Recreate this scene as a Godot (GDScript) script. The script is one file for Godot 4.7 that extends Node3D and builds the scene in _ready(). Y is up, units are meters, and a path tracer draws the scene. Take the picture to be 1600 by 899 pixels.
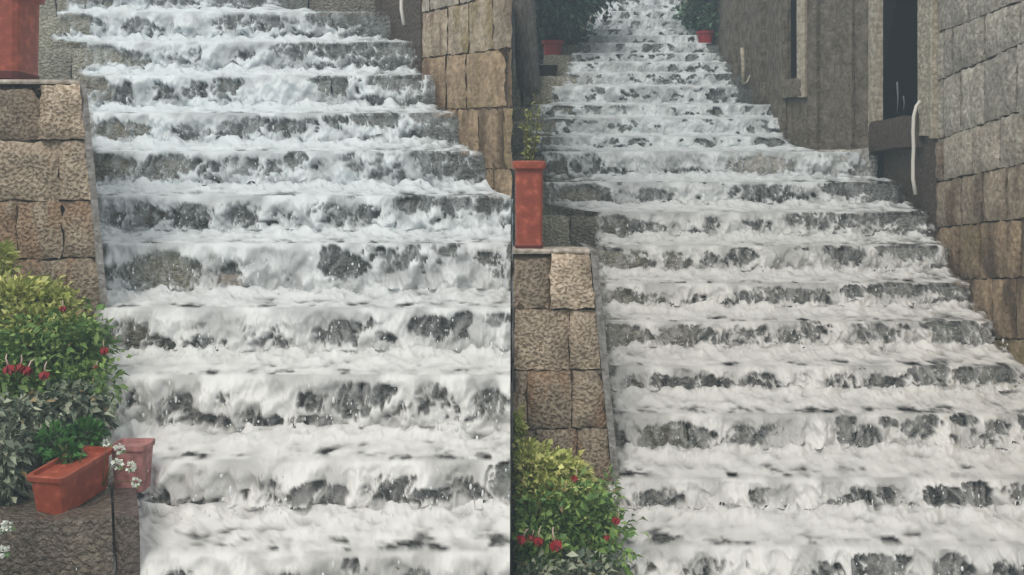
extends Node3D
# Two flooded stone stairways side by side, parted by a tall party wall on the plane x = 0.
# The camera is the origin; y = 0 is eye level; stairs climb away along -z.

const F := 1430.0          # focal length in pixels of a 1600-wide picture
const EYE := 300.0         # picture row of eye level
const DROP := 266.0        # how much lower the right stairway stands in view than the left one

var names := {}
var rng := RandomNumberGenerator.new()
var nz := FastNoiseLite.new()
var nz2 := FastNoiseLite.new()
var wz := FastNoiseLite.new()
var wz2 := FastNoiseLite.new()
var M := {}

# ------------------------------------------------------------------ helpers
func numbered(called: String, parent: Node) -> String:
	var key := str(parent.get_instance_id()) + called
	var k: int = names.get(key, -1) + 1
	names[key] = k
	return called if k == 0 else "%s_%03d" % [called, k]

func tag(o: Node, label := "", category := "", group := "", kind := "") -> Node:
	if label: o.set_meta("label", label)
	if category: o.set_meta("category", category)
	if group: o.set_meta("group", group)
	if kind: o.set_meta("kind", kind)
	return o

func base(called: String, at := Vector3.ZERO, parent: Node = self) -> Node3D:
	var o := Node3D.new()
	o.name = numbered(called, parent)
	parent.add_child(o, true)
	o.position = at
	return o

func put(called: String, mesh: Mesh, m: Material, parent: Node = self) -> MeshInstance3D:
	var o := MeshInstance3D.new()
	o.name = numbered(called, parent)
	o.mesh = mesh
	o.material_override = m
	parent.add_child(o, true)
	return o

func st_new() -> SurfaceTool:
	var st := SurfaceTool.new()
	st.begin(Mesh.PRIMITIVE_TRIANGLES)
	return st

func quad(st: SurfaceTool, a: Vector3, b: Vector3, c: Vector3, d: Vector3):
	for p in [a, b, c, a, c, d]: st.add_vertex(p)

# a point seen at local column px, row py (rows as in the left view) at distance d; w = 0 left stairway, 1 right stairway
func Q(w: int, px: float, py: float, d: float) -> Vector3:
	return Vector3((px - 800.0 * (1 - w)) * d / F, (EYE - py - DROP * w) * d / F, -d)

# where the sight line of (px, py) meets the upright plane through plan points a and b (x, distance)
func hit(w: int, px: float, py: float, a: Vector2, b: Vector2) -> Vector3:
	var s := (px - 800.0 * (1 - w)) / F
	var ab := b - a
	var t := (s * a.y - a.x) / (ab.x - s * ab.y)
	var p := a + ab * t
	return Vector3(p.x, (EYE - py - DROP * w) * p.y / F, -p.y)

func box(st: SurfaceTool, c: Vector3, s: Vector3, turn := Basis.IDENTITY, ch := 0.006):
	# a box with chamfered edges
	var h := s * 0.5
	ch = minf(ch, minf(h.x, minf(h.y, h.z)) * 0.4)
	var P := func(x, y, z): return c + turn * Vector3(x, y, z)
	for ax in 3:
		for sg in [-1.0, 1.0]:
			var u := (ax + 1) % 3
			var v := (ax + 2) % 3
			var q := []
			for k in [[-1, -1], [1, -1], [1, 1], [-1, 1]]:
				var p := Vector3.ZERO
				p[ax] = sg * h[ax]; p[u] = k[0] * (h[u] - ch); p[v] = k[1] * (h[v] - ch)
				q.append(c + turn * p)
			if sg > 0: quad(st, q[3], q[2], q[1], q[0])
			else: quad(st, q[0], q[1], q[2], q[3])
	# edge strips
	for ax in 3:
		var u := (ax + 1) % 3
		var v := (ax + 2) % 3
		for k in [[-1, -1], [1, -1], [1, 1], [-1, 1]]:
			var q := []
			for e in [[-1, 0], [1, 0], [1, 1], [-1, 1]]:
				var p := Vector3.ZERO
				p[ax] = e[0] * (h[ax] - ch)
				p[u] = k[0] * (h[u] - (ch if e[1] == 0 else 0.0))
				p[v] = k[1] * (h[v] - (0.0 if e[1] == 0 else ch))
				q.append(c + turn * p)
			if k[0] * k[1] > 0: quad(st, q[0], q[1], q[2], q[3])
			else: quad(st, q[3], q[2], q[1], q[0])

func tube(st: SurfaceTool, pts: Array, r0: float, r1: float, seg := 8):
	var rings := []
	for i in pts.size():
		var t: Vector3 = (pts[mini(i + 1, pts.size() - 1)] - pts[maxi(i - 1, 0)]).normalized()
		var s := t.cross(Vector3(0.31, 0.2, 0.93)).normalized()
		var u := s.cross(t)
		var r := lerpf(r0, r1, float(i) / (pts.size() - 1))
		var ring := []
		for k in seg:
			var a := TAU * k / seg
			ring.append(pts[i] + (s * cos(a) + u * sin(a)) * r)
		rings.append(ring)
	for i in rings.size() - 1:
		for k in seg:
			var l := (k + 1) % seg
			quad(st, rings[i][k], rings[i + 1][k], rings[i + 1][l], rings[i][l])
	for k in seg:
		var l := (k + 1) % seg
		for p in [rings[0][k], rings[0][l], pts[0], rings[-1][l], rings[-1][k], pts[-1]]: st.add_vertex(p)

# a rough-hewn stone: front face q = [top left, top right, bottom right, bottom left], outward n, running back along `back`
func stone(q: Array, n: Vector3, back: Vector3, bulge: float, amp: float, tint: Color, var_tint := 0.18, stain := Color(0, 0, 0, 0), cell := 0.035) -> ArrayMesh:
	var st := st_new()
	var wdt: float = (q[1] - q[0]).length()
	var hgt: float = (q[3] - q[0]).length()
	var nx := clampi(int(wdt / cell), 3, 9)
	var ny := clampi(int(hgt / cell), 3, 7)
	var off := Vector3(rng.randf() * 40, rng.randf() * 40, rng.randf() * 40)
	var g := []
	var cs := []
	for j in ny + 1:
		var row := []
		var crow := []
		for i in nx + 1:
			var u := float(i) / nx
			var v := float(j) / ny
			var p: Vector3 = q[0].lerp(q[1], u).lerp(q[3].lerp(q[2], u), v)
			var ex := minf(u, 1 - u) * wdt
			var ey := minf(v, 1 - v) * hgt
			var e := minf(ex, ey)
			var w := 1.0 - pow(1.0 - clampf(e / (0.28 * minf(wdt, hgt)), 0, 1), 2.2)
			var f := nz.get_noise_3dv(p * 55.0 + off) * amp + nz.get_noise_3dv(p * 160.0 + off) * amp * 0.5
			p += n * (bulge * (w - 1.0) + f)
			if i == 0 or i == nx or j == 0 or j == ny:
				var inpl: Vector3 = (q[1] - q[0]).normalized() * nz2.get_noise_3dv(p * 60.0 + off) + Vector3.UP * nz2.get_noise_3dv(p * 60.0 - off)
				p += inpl * minf(0.012, minf(wdt, hgt) * 0.06)
			row.append(p)
			var k := 1.0 + var_tint * (nz2.get_noise_3dv(p * 18.0 + off) + 0.6 * nz.get_noise_3dv(p * 90.0))
			var cc := Color(tint.r * k, tint.g * k, tint.b * k)
			if stain.a > 0:
				cc = cc.lerp(Color(stain.r, stain.g, stain.b), stain.a * smoothstep(-0.15, 0.35, nz2.get_noise_3dv(p * Vector3(26, 7, 26) + off * 0.3)))
			crow.append(Color(cc.r, cc.g, cc.b, 1.0))
		g.append(row); cs.append(crow)
	st.set_smooth_group(0)
	for j in ny:
		for i in nx:
			for k in [[j, i], [j, i + 1], [j + 1, i + 1], [j, i], [j + 1, i + 1], [j + 1, i]]:
				st.set_color(cs[k[0]][k[1]])
				st.add_vertex(g[k[0]][k[1]])
	st.set_smooth_group(-1)
	var ring := []
	for i in nx: ring.append([0, i])
	for j in ny: ring.append([j, nx])
	for i in nx: ring.append([ny, nx - i])
	for j in ny: ring.append([ny - j, 0])
	for k in ring.size():
		var a = ring[k]
		var b = ring[(k + 1) % ring.size()]
		var pa: Vector3 = g[a[0]][a[1]]
		var pb: Vector3 = g[b[0]][b[1]]
		st.set_color(cs[a[0]][a[1]])
		quad(st, pb, pa, pa + back, pb + back)
	st.generate_normals()
	return st.commit()

# rounded-square vessel: profile of [half width, half depth, height], power p squares the corners
func vessel(profile: Array, p := 6.0, seg := 28) -> ArrayMesh:
	var st := st_new()
	st.set_smooth_group(-1)
	var rings := []
	for r in profile:
		var ring := []
		for k in seg:
			var a := TAU * (k + 0.5) / seg
			var c := cos(a)
			var s := sin(a)
			var m := pow(pow(absf(c), p) + pow(absf(s), p), -1.0 / p)
			ring.append(Vector3(c * m * r[0], r[2], s * m * r[1]))
		rings.append(ring)
	for i in rings.size() - 1:
		for k in seg:
			var l := (k + 1) % seg
			quad(st, rings[i + 1][k], rings[i + 1][l], rings[i][l], rings[i][k])
	for k in seg:
		var l := (k + 1) % seg
		for v in [rings[0][k], rings[0][l], Vector3(0, profile[0][2], 0)]: st.add_vertex(v)
		for v in [rings[-1][l], rings[-1][k], Vector3(0, profile[-1][2], 0)]: st.add_vertex(v)
	st.generate_normals()
	return st.commit()

func leaf(st: SurfaceTool, p: Vector3, dir: Vector3, len: float, wid: float, c: Color):
	var side := dir.cross(Vector3(rng.randf_range(-1, 1), rng.randf_range(0.2, 1), rng.randf_range(-1, 1))).normalized()
	var up := side.cross(dir).normalized()
	var m := p + dir * len * 0.45 + up * len * 0.1
	var l := p + dir * len * 0.5 + side * wid * 0.5 + up * len * 0.2
	var r := p + dir * len * 0.5 - side * wid * 0.5 + up * len * 0.2
	var t := p + dir * len - up * len * 0.08
	st.set_color(c)
	for v in [p, l, m, l, t, m, p, m, r, m, t, r]: st.add_vertex(v)

func noise_tex(freq: float, lo: Color, hi: Color, kind := FastNoiseLite.TYPE_SIMPLEX_SMOOTH, oct := 5, seed_ := 1, size := 512, mid := 0.5) -> NoiseTexture2D:
	var n := FastNoiseLite.new()
	n.noise_type = kind
	n.frequency = freq
	n.fractal_octaves = oct
	n.seed = seed_
	var g := Gradient.new()
	g.set_color(0, lo); g.set_color(1, hi)
	g.set_offset(0, mid - 0.32); g.set_offset(1, mid + 0.32)
	var t := NoiseTexture2D.new()
	t.width = size; t.height = size; t.seamless = true
	t.noise = n; t.color_ramp = g
	return t

func mat(c: Color, rough: float, vc := false) -> StandardMaterial3D:
	var m := StandardMaterial3D.new()
	m.albedo_color = c
	m.roughness = rough
	m.vertex_color_use_as_albedo = vc
	return m

func triplanar(m: StandardMaterial3D, scale: float, tex: Texture2D, relief: Texture2D = null, cm := 1.0):
	m.uv1_triplanar = true
	m.uv1_world_triplanar = true
	m.uv1_scale = Vector3.ONE * scale
	m.albedo_texture = tex
	if relief:
		m.heightmap_enabled = true
		m.heightmap_texture = relief
		m.heightmap_scale = cm

func materials():
	var W := Color.WHITE
	var grain := noise_tex(0.02, Color(0.72, 0.70, 0.68), W, FastNoiseLite.TYPE_SIMPLEX_SMOOTH, 6, 3)
	var pits := noise_tex(0.045, Color(0.5, 0.43, 0.36), W, FastNoiseLite.TYPE_SIMPLEX_SMOOTH, 5, 8, 512, 0.30)
	var pits_h := noise_tex(0.045, Color.BLACK, W, FastNoiseLite.TYPE_SIMPLEX_SMOOTH, 4, 8, 512, 0.36)
	var grain_h := noise_tex(0.03, Color.BLACK, W, FastNoiseLite.TYPE_SIMPLEX_SMOOTH, 6, 4)
	var streak := noise_tex(0.012, Color(0.7, 0.68, 0.65), W, FastNoiseLite.TYPE_SIMPLEX_SMOOTH, 6, 21)
	M.pitted = mat(W, 0.85, true); triplanar(M.pitted, 2.2, pits, pits_h, 0.9)
	M.ashlar = mat(W, 0.85, true); triplanar(M.ashlar, 2.1, grain, grain_h, 0.5)
	M.wet = mat(W, 0.36, true); triplanar(M.wet, 3.2, grain, grain_h, 1.2)
	M.mortar = mat(Color(0.36, 0.31, 0.25), 0.95); triplanar(M.mortar, 2.0, grain, grain_h, 0.8)
	M.concrete = mat(Color(0.5, 0.49, 0.48), 0.7); triplanar(M.concrete, 2.0, grain, grain_h, 0.4)
	M.render = mat(Color(0.53, 0.50, 0.45), 0.85)
	triplanar(M.render, 1.0, streak, grain_h, 1.0); M.render.uv1_scale = Vector3(2.4, 1.3, 2.4)
	M.pale = mat(Color(0.80, 0.77, 0.70), 0.8); triplanar(M.pale, 2.0, grain, grain_h, 0.4)
	M.unlit_inside = mat(Color(0.06, 0.065, 0.07), 0.8)  # near-black colour stands in for the shade inside doorway and window
	M.cloth = mat(Color(0.5, 0.52, 0.54), 0.9)
	M.sillwet = mat(Color(0.37, 0.325, 0.285), 0.5); triplanar(M.sillwet, 2.0, grain, grain_h, 0.6)
	M.terra = mat(Color(0.66, 0.33, 0.24), 0.42); var clay := noise_tex(0.014, Color(0.76, 0.70, 0.68), W, FastNoiseLite.TYPE_SIMPLEX_SMOOTH, 6, 31)
	clay.color_ramp.add_point(0.62, Color(0.84, 0.80, 0.78))
	M.terra.albedo_color = Color(0.74, 0.39, 0.30)
	triplanar(M.terra, 2.5, clay)
	M.terra_dark = mat(Color(0.36, 0.13, 0.10), 0.6)
	M.pink = mat(Color(0.72, 0.50, 0.49), 0.6); triplanar(M.pink, 2.5, grain)
	M.red = mat(Color(0.62, 0.09, 0.14), 0.55)
	M.soil = mat(Color(0.16, 0.12, 0.09), 0.95); triplanar(M.soil, 6.0, grain, grain_h, 1.0)
	M.bark = mat(Color(0.52, 0.51, 0.5), 0.9); triplanar(M.bark, 1.0, streak, grain_h, 2.0); M.bark.uv1_scale = Vector3(5, 1.2, 5)
	M.leaf = mat(W, 0.55, true); M.leaf.backlight_enabled = true; M.leaf.backlight = Color(0.35, 0.35, 0.35)
	M.petal_red = mat(Color(0.56, 0.05, 0.10), 0.5); M.petal_pale = mat(Color(0.86, 0.74, 0.7), 0.5)
	M.petal_white = mat(Color(0.88, 0.9, 0.86), 0.6)
	M.stem = mat(Color(0.36, 0.36, 0.2), 0.7)
	M.plastic = mat(Color(0.9, 0.89, 0.86), 0.4)
	M.foam = mat(W, 0.45, true)
	M.foam.transparency = BaseMaterial3D.TRANSPARENCY_ALPHA
	M.drop = mat(Color(0.93, 0.94, 0.94), 0.4)
	M.ground = mat(Color(0.4, 0.38, 0.36), 0.8); triplanar(M.ground, 0.6, grain, grain_h, 1.0)

# ------------------------------------------------------------------ the stairs
# [nosing row (left view rows), distance, water from column, to column, cover at left, middle, right]
const MAIN := [
	[-25.0, 6.14, 110, 430, 0.95, 1.15, 0.55],
	[23.0, 5.82, 84, 610, 0.55, 1.15, 0.6],
	[70.0, 5.50, 128, 652, 0.9, 1.15, 0.65],
	[123.0, 5.18, 130, 678, 0.85, 1.1, 0.7],
	[182.0, 4.86, 136, 714, 0.95, 1.08, 0.65],
	[242.0, 4.54, 141, 754, 0.95, 1.05, 0.75],
	[312.0, 4.22, 148, 812, 0.95, 1.0, 0.85],
	[387.0, 3.90, 156, 850, 1.0, 1.0, 0.9],
	[488.0, 3.58, 150, 880, 1.0, 1.0, 1.0],
	[594.0, 3.26, 120, 930, 1.0, 1.0, 1.0],
	[728.0, 2.94, 60, 980, 1.0, 1.0, 1.0],
	[872.0, 2.62, 100, 1050, 1.0, 1.0, 1.0],
	[1085.0, 2.30, 100, 1150, 1.0, 1.0, 1.0],
	[1370.0, 1.98, 100, 1250, 1.0, 1.0, 1.0],
]
# the flight beyond the landing, right stairway
const UPPER := [
	[-288.0, 11.25, 140, 258], [-278.0, 10.95, 138, 262],
	[-268.0, 10.65, 134, 266], [-256.0, 10.35, 130, 268], [-246.0, 10.05, 120, 268], [-234.0, 9.75, 115, 274], [-218.0, 9.45, 112, 290],
	[-208.0, 9.15, 106, 298], [-196.0, 8.85, 100, 312], [-180.0, 8.55, 92, 325], [-166.0, 8.25, 86, 338], [-149.0, 7.95, 78, 345],
	[-128.0, 7.65, 60, 352], [-99.0, 7.35, 30, 420], [-78.0, 7.05, 22, 424], [-49.0, 6.75, 24, 426],
]
# gaps in the water where the stone shows: [x0, x1, y0, y1, strength], left view
const GAPS := [
	[120,135,-20,24,1.0],[140,182,8,22,1.0],[234,318,8,22,0.9],[330,430,-14,20,0.9],[60,100,0,28,0.8],
	[84,155,32,66,1.0],[193,246,38,66,1.0],[268,290,48,58,0.6],[334,455,28,62,0.9],[486,570,20,52,1.1],[560,648,0,62,1.0],
	[138,185,78,118,1.0],[182,232,90,118,1.0],[240,292,80,106,0.5],[298,316,78,110,0.7],[277,293,104,118,1.0],[362,398,85,103,0.9],[424,516,66,100,0.85],[498,548,74,102,1.0],[545,602,56,96,0.7],[592,658,54,98,1.0],
	[128,168,126,160,1.1],[150,212,144,176,0.75],[188,202,132,146,0.7],[244,276,148,176,1.0],[234,262,134,152,0.7],[290,320,134,166,0.9],[334,374,124,168,0.9],[438,456,110,136,0.8],[484,532,114,142,1.0],[498,550,130,158,1.2],[534,588,105,136,0.6],[588,645,104,150,0.9],[640,660,110,150,0.8],
	[144,158,200,232,0.5],[160,192,195,242,1.1],[194,237,204,232,0.9],[268,303,204,234,0.8],[318,338,212,234,0.7],[343,374,198,234,0.8],[374,425,188,228,0.8],[422,472,194,222,1.1],[476,492,194,222,0.8],[508,548,186,208,0.9],[548,632,168,206,0.9],[648,700,165,202,1.0],[690,725,172,206,0.7],
	[138,196,250,296,1.1],[194,222,258,288,0.9],[234,308,250,302,1.1],[316,352,260,298,0.8],[354,372,252,272,0.9],[370,400,250,292,0.7],[448,482,234,278,1.0],[416,442,258,292,0.9],[524,606,230,282,0.55],[640,732,214,264,0.9],[652,756,248,292,0.6],
	[172,206,344,368,0.8],[213,248,328,356,0.9],[230,270,344,380,1.1],[268,338,330,376,0.9],[354,402,324,370,0.7],[400,417,350,378,0.9],[484,537,324,366,0.6],[554,600,334,358,1.1],[540,562,308,322,0.8],[618,684,304,346,1.0],[688,722,308,346,0.8],[718,792,300,346,0.7],
	[150,172,418,472,1.1],[204,312,408,476,1.15],[334,388,422,468,0.75],[504,534,390,418,1.1],[504,568,410,448,1.2],[568,602,390,416,0.8],[604,632,398,432,0.8],[634,663,386,422,1.1],[630,648,418,434,0.8],[678,724,378,406,0.8],[738,774,402,422,0.8],[786,802,362,412,0.9],
	[174,218,512,548,0.6],[188,247,514,588,1.0],[250,280,546,582,1.1],[303,358,538,578,0.8],[398,462,538,572,0.6],[484,512,528,558,0.7],[508,562,512,558,1.0],[566,582,506,530,1.0],[594,620,534,548,0.7],[638,702,504,542,1.1],[704,730,492,542,1.1],[752,800,496,524,0.6],
	[178,218,618,652,0.6],[254,312,623,668,0.6],[258,292,658,722,1.0],[294,333,658,702,1.0],[328,378,668,712,0.9],[393,442,662,718,1.0],[464,503,622,658,0.8],[524,592,608,668,1.0],[578,612,610,638,0.8],[650,708,608,662,0.7],[654,678,638,664,1.1],[734,802,618,668,0.7],[764,797,628,654,0.9],[454,526,668,698,0.9],[574,652,652,682,0.4],
	[198,240,780,860,0.8],[244,277,783,822,0.9],[298,347,798,832,1.0],[308,362,826,872,0.9],[358,402,788,872,1.0],[398,442,816,862,0.8],[468,546,768,832,1.0],[524,548,798,838,1.1],[594,663,766,832,1.1],[658,702,778,812,0.8],[724,768,766,798,0.9],[768,802,718,792,0.9],
	[420,480,905,960,0.8],[538,572,882,905,1.0],[620,690,900,960,0.8],[250,330,905,990,0.9],
]
const TR := 13        # mesh rows on a tread
const FR := 20        # mesh rows on a fall

func stair_steps(w: int) -> Array:
	var out := []
	var k0 := 0
	if w == 1:
		for s in UPPER:
			out.append({"d": s[1], "y": (EYE - s[0] - DROP) * s[1] / F, "xl": s[2] * s[1] / F, "xr": s[3] * s[1] / F, "cov": Vector3(0.75 if s[1] > 7.5 else 0.3, 0.92, 0.75), "far": true, "px0": s[2], "px1": s[3]})
	else:
		for i in 6:      # the left stairway's own upper flight, above the picture
			var d := 8.3 - i * 0.32
			var x := -(675.0 * 6.14 / F) - (d - 6.14) * 0.45
			out.append({"d": d, "y": 1.4 + (5 - i) * 0.2 + 0.2, "xl": x, "xr": x + 1.8, "cov": Vector3(0.8, 0.9, 0.7), "far": true, "px0": 0, "px1": 0})
	for s in MAIN:
		var xl := Q(w, s[2], s[0], s[1]).x
		var xr := Q(w, s[3], s[0], s[1]).x
		if w == 0: xr = minf(xr, -0.006)
		elif s[1] > 5.7: xl = 46.0 * s[1] / F
		if w == 1 and s[1] > 6.0: xr = 556.0 * s[1] / F
		out.append({"d": s[1], "y": Q(w, 0, s[0], s[1]).y, "xl": xl, "xr": xr, "cov": Vector3(s[4] if w == 0 or s[1] < 5.7 else 0.35, s[5], s[6]), "far": false, "px0": s[2], "px1": s[3]})
	return out

func build_stairs(w: int, S: Array, label: String):
	var root := base("stone_staircase")
	tag(root, label, "staircase", "flooded stone stairs")
	for i in S.size():
		var s = S[i]
		var nexty: float = S[i + 1].y if i + 1 < S.size() else s.y - 0.2
		var prevd: float = S[i - 1].d if i > 0 else s.d + 0.32
		var far: bool = s.far
		var x0: float = s.xl - 0.12
		var x1: float = s.xr + 0.12
		if w == 1:
			if s.d > 5.0: x0 = 0.004 if s.d < 7.9 else s.xl - 0.25
			if s.d > 6.3: x1 = minf(2.06, s.xr + 0.5)
			elif s.d > 6.0: x1 = 2.46
			elif s.d > 5.5: x1 = 2.47
			else: x1 = 2.46 if s.d < 3.9 else lerpf(2.33, 2.50, (s.d - 4.0) / 1.4)
			if s.d < 3.59: x0 = maxf(0.004, s.xl - 0.3)
			if s.d < 3.3: x0 = 0.004; x1 = 2.6
		else:
			if s.d < 5.42: x1 = lerpf(-0.006, -0.542, (s.d - 4.25) / 1.17) + 0.06
			x1 = minf(x1, -0.004)
			if s.d > 3.6: x0 = s.xl - (2.2 if s.d > 5.0 else 0.12)
			if s.d < 3.59: x0 = Q(0, -60, 0, s.d).x
			if s.d > 5.7 and not far: x1 = -0.72
		var back := Vector3(-0.45 * (prevd - s.d) if w == 0 and s.d > 3.6 else 0.0, 0, -(prevd - s.d) - 0.06)
		var step := base("step", Vector3.ZERO, root)
		var x := x0
		while x < x1 - 0.02:
			var wd := rng.randf_range(0.3, 0.66)
			if x1 - x - wd < 0.2: wd = x1 - x
			var dy := rng.randf_range(-0.012, 0.0)
			var a := x + 0.004
			var b := minf(x + wd, x1) - 0.004
			var low := nexty - 0.10 if i + 1 < S.size() else nexty
			var dz := rng.randf_range(-0.012, 0.012)
			var q := [Vector3(a, s.y + dy, -s.d + dz), Vector3(b, s.y + dy, -s.d + dz), Vector3(b, low, -s.d + dz), Vector3(a, low, -s.d + dz)]
			var k := rng.randf_range(0.65, 1.3)
			var tint := Color(0.30 * k, 0.32 * k, 0.312 * k)
			if x < s.xl - 0.05: tint = Color(0.46 * k, 0.45 * k, 0.37 * k)
			if x > s.xr - 0.1 and not far: tint = Color(0.28 * k, 0.26 * k, 0.235 * k)
			put("stone_block", stone(q, Vector3.BACK, back, 0.012, 0.016, tint, 0.35), M.wet, step)
			x += wd

func cover(c: Vector3, s: float) -> float:
	return lerpf(c.x, c.y, smoothstep(0.0, 0.3, s)) if s < 0.5 else lerpf(c.y, c.z, smoothstep(0.55, 1.0, s))

func build_water(w: int, S: Array, N: int, called: String):
	var pos := PackedVector3Array()
	var col := PackedColorArray()
	var rows := 0
	var per := TR + FR
	var cells := FastNoiseLite.new()
	cells.noise_type = FastNoiseLite.TYPE_CELLULAR
	cells.frequency = 1.0
	cells.seed = 5
	cells.fractal_type = FastNoiseLite.FRACTAL_NONE
	for i in S.size():
		var s = S[i]
		var p = S[i - 1] if i > 0 else {"d": s.d + 0.3, "y": s.y + 0.15, "xl": s.xl, "xr": s.xr, "cov": s.cov}
		var e = S[i + 1] if i + 1 < S.size() else {"d": s.d - 0.3, "y": s.y - 0.2, "xl": s.xl, "xr": s.xr, "cov": s.cov}
		var gaps := []
		var ytop: float = s.y
		var rise: float = s.y - e.y
		var drop_px: float = rise * F / s.d
		var ny: float = EYE - s.y * F / s.d - DROP * w    # nosing row, left view
		if not s.far:
			for g in GAPS:
				var m: float = (g[2] + g[3]) * 0.5
				if m > ny - 8 and m < EYE - e.y * F / s.d - DROP * w + 14: gaps.append(g)
		var amp: float = 0.55 if s.far else 1.0
		var pile: float = lerpf(0.066, 0.040, smoothstep(0.15, -0.35, s.y)) if w == 0 else 0.050
		for r in per:
			var tread := r < TR
			var v := float(r) / TR if tread else float(r - TR) / (FR - 1)
			for c in N + 1:
				var t := float(c) / N
				var xl: float
				var xr: float
				if tread:
					xl = lerpf(p.xl, s.xl, v); xr = lerpf(p.xr, s.xr, v)
				else:
					xl = lerpf(s.xl, lerpf(s.xl, e.xl, 0.15), v); xr = lerpf(s.xr, lerpf(s.xr, e.xr, 0.15), v)
				var x := lerpf(xl, xr, t)
				var y: float
				var z: float
				var a: float
				var g: float
				var edge := minf(t, 1 - t) * (xr - xl)
				var edge_n := wz.get_noise_3d(x * 20, i * 9.0, v * 2)
				var edge_f := smoothstep(-0.03, 0.04, edge + 0.05 * edge_n - 0.02)
				if w == 0 and t > 0.5 and s.d < 4.3: edge_f = 1.0
				if tread:
					# from the foot of the fall above to the lip of this step
					var big := wz2.get_noise_3d(x * 7, v * 3.0 + i * 11.0, 3.0)
					var lump := 1.0 - absf(wz2.get_noise_3d(x * 13, v * 3.2 + i * 17.0, 7.0)) * 2.0
					var foot := pow(1.0 - v, 1.6)
					y = s.y + 0.018 + amp * (foot * pile * (1.0 + 0.8 * big) + 0.012 * lump * (0.25 + foot) + 0.0012 * wz2.get_noise_3d(x * 40, v * 12.0, i * 5.0))
					z = -lerpf(p.d - 0.075, s.d, v) + amp * 0.015 * big
					var cv := lerpf(cover(p.cov, t), cover(s.cov, t), 0.3 + 0.7 * v)
					var k := cv * 1.05 + 0.5 * big + 0.2 * lump - 0.42 + 0.30 * wz2.get_noise_3d(x * 14, v * 3.5 + i * 3.0, 14.0)
					k -= 0.62 * smoothstep(0.0, 0.5, wz2.get_noise_3d(x * 5.5, v * 1.3 + i * 7.7, 55.0) + 0.4 * wz.get_noise_3d(x * 16.0, v * 5.0, i * 3.0)) * smoothstep(0.3, 0.9, v)
					a = smoothstep(-0.1, 0.6, k) * 0.98
					g = 0.74 + 0.12 * big + 0.05 * lump - 0.24 * v * smoothstep(-0.1, 0.6, wz2.get_noise_3d(x * 10, v * 2.5 + i * 5.0, 40.0))
				else:
					var bow := 0.05 * sqrt(v) + 0.03 * v
					var yy: float = s.y + 0.018 - v * (rise - 0.045)
					var n1 := wz.get_noise_3d(x * 10, yy * 8, i * 7.3)
					var n2 := wz.get_noise_3d(x * 27 + n1 * 1.5, yy * 20, i * 3.1 + 50.0)
					var xw := x + 0.05 * wz2.get_noise_3d(x * 5, yy * 6, i * 1.7 + 20.0) + 0.02 * n1
					var strand := wz2.get_noise_3d(xw * 26, yy * 7, i * 2.3)
					var web := clampf(1.0 - absf(wz.get_noise_3d(xw * 15, yy * 10, i * 4.1 + 9.0)) * 6.0, 0.0, 1.0)
					var dark := 0.0
					if s.far:
						dark = 0.95 * smoothstep(0.0, 0.35, wz.get_noise_3d(x * 7, yy * 9.0, 9.0 + i * 3.3) + 0.35 * n2 + 0.3 * wz2.get_noise_3d(x * 2.2, i * 0.45, 71.0)) * smoothstep(0.0, 0.3, v + 0.3 * n1)
					else:
						var px: float = x * F / s.d + 800.0 * (1 - w) + n2 * 14.0 + n1 * 20.0
						var py := ny + v * drop_px + n1 * 9.0 + n2 * 9.0
						for q in gaps:
							var ux: float = (px - (q[0] + q[1]) * 0.5) / ((q[1] - q[0]) * 0.5)
							var uy: float = (py - (q[2] + q[3]) * 0.5) / ((q[3] - q[2]) * 0.5)
							var rr := ux * ux + uy * uy
							if rr < 2.2: dark = maxf(dark, q[4] * smoothstep(2.2, 0.45, rr))
					if not s.far:
						var d2 := (0.3 if s.d > 4.7 else 0.6) * smoothstep(0.02, 0.34, wz.get_noise_3d(x * 6.5, yy * 9.0, 33.0 + i * 2.9) + 0.45 * n2) * smoothstep(0.05, 0.4, v + 0.3 * n1)
						dark = maxf(dark, d2)
					var cv := cover(s.cov, t)
					var sheet := smoothstep(-0.35, 0.3, wz2.get_noise_3d(x * 5.0, yy * 5.0, 60.0 + i * 1.9))
					var k := cv - 0.10 + 0.38 * n1 + (0.36 + 0.55 * dark) * n2 - dark * 1.3 + 0.35 * smoothstep(0.0, 0.6, strand) * (0.25 + 0.75 * dark) + 0.5 * web * web * (0.1 + 0.9 * minf(dark, 1.0))
					k += 0.5 * smoothstep(0.86, 1.0, v) + 0.4 * smoothstep(0.13 + 0.1 * n1, 0.0, v)
					a = smoothstep(-0.12, 0.5, k) * lerpf(0.72, 1.0, sheet)
					var veil := smoothstep(-0.45, 0.5, wz.get_noise_3d(xw * 34, yy * 5.0, 120.0 + i * 2.1) + 0.5 * n1)
					a = maxf(a, 0.36 * veil * clampf(cv * 1.1, 0.0, 1.0))
					y = yy + amp * 0.004 * n2
					z = -s.d + amp * (bow * (0.75 + 0.5 * n1) + (0.020 * n1 + 0.004 * web) * minf(1.0, v * 4.0)) + 0.012 - 0.02 * (1.0 - a)
					g = 0.71 + 0.06 * n2 + 0.12 * n1 + 0.07 * sheet - 0.06 * dark - 0.08 * (1.0 - a)
				a *= edge_f
				pos.append(Vector3(x if w == 1 else minf(x, -0.004), y, z))
				g = clampf(g, 0.3, 0.9)
				var sky_fade := smoothstep(0.25, -1.0, y - 0.25 * w)  # cool sky light painted into the upper foam, fading to warm lower down
				col.append(Color(g * lerpf(0.905, 1.0, sky_fade), g * lerpf(0.98, 0.985, sky_fade), g * lerpf(1.02, 0.955, sky_fade), a))
			rows += 1
	# normals and triangles
	var W := N + 1
	var nor := PackedVector3Array()
	nor.resize(pos.size())
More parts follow.
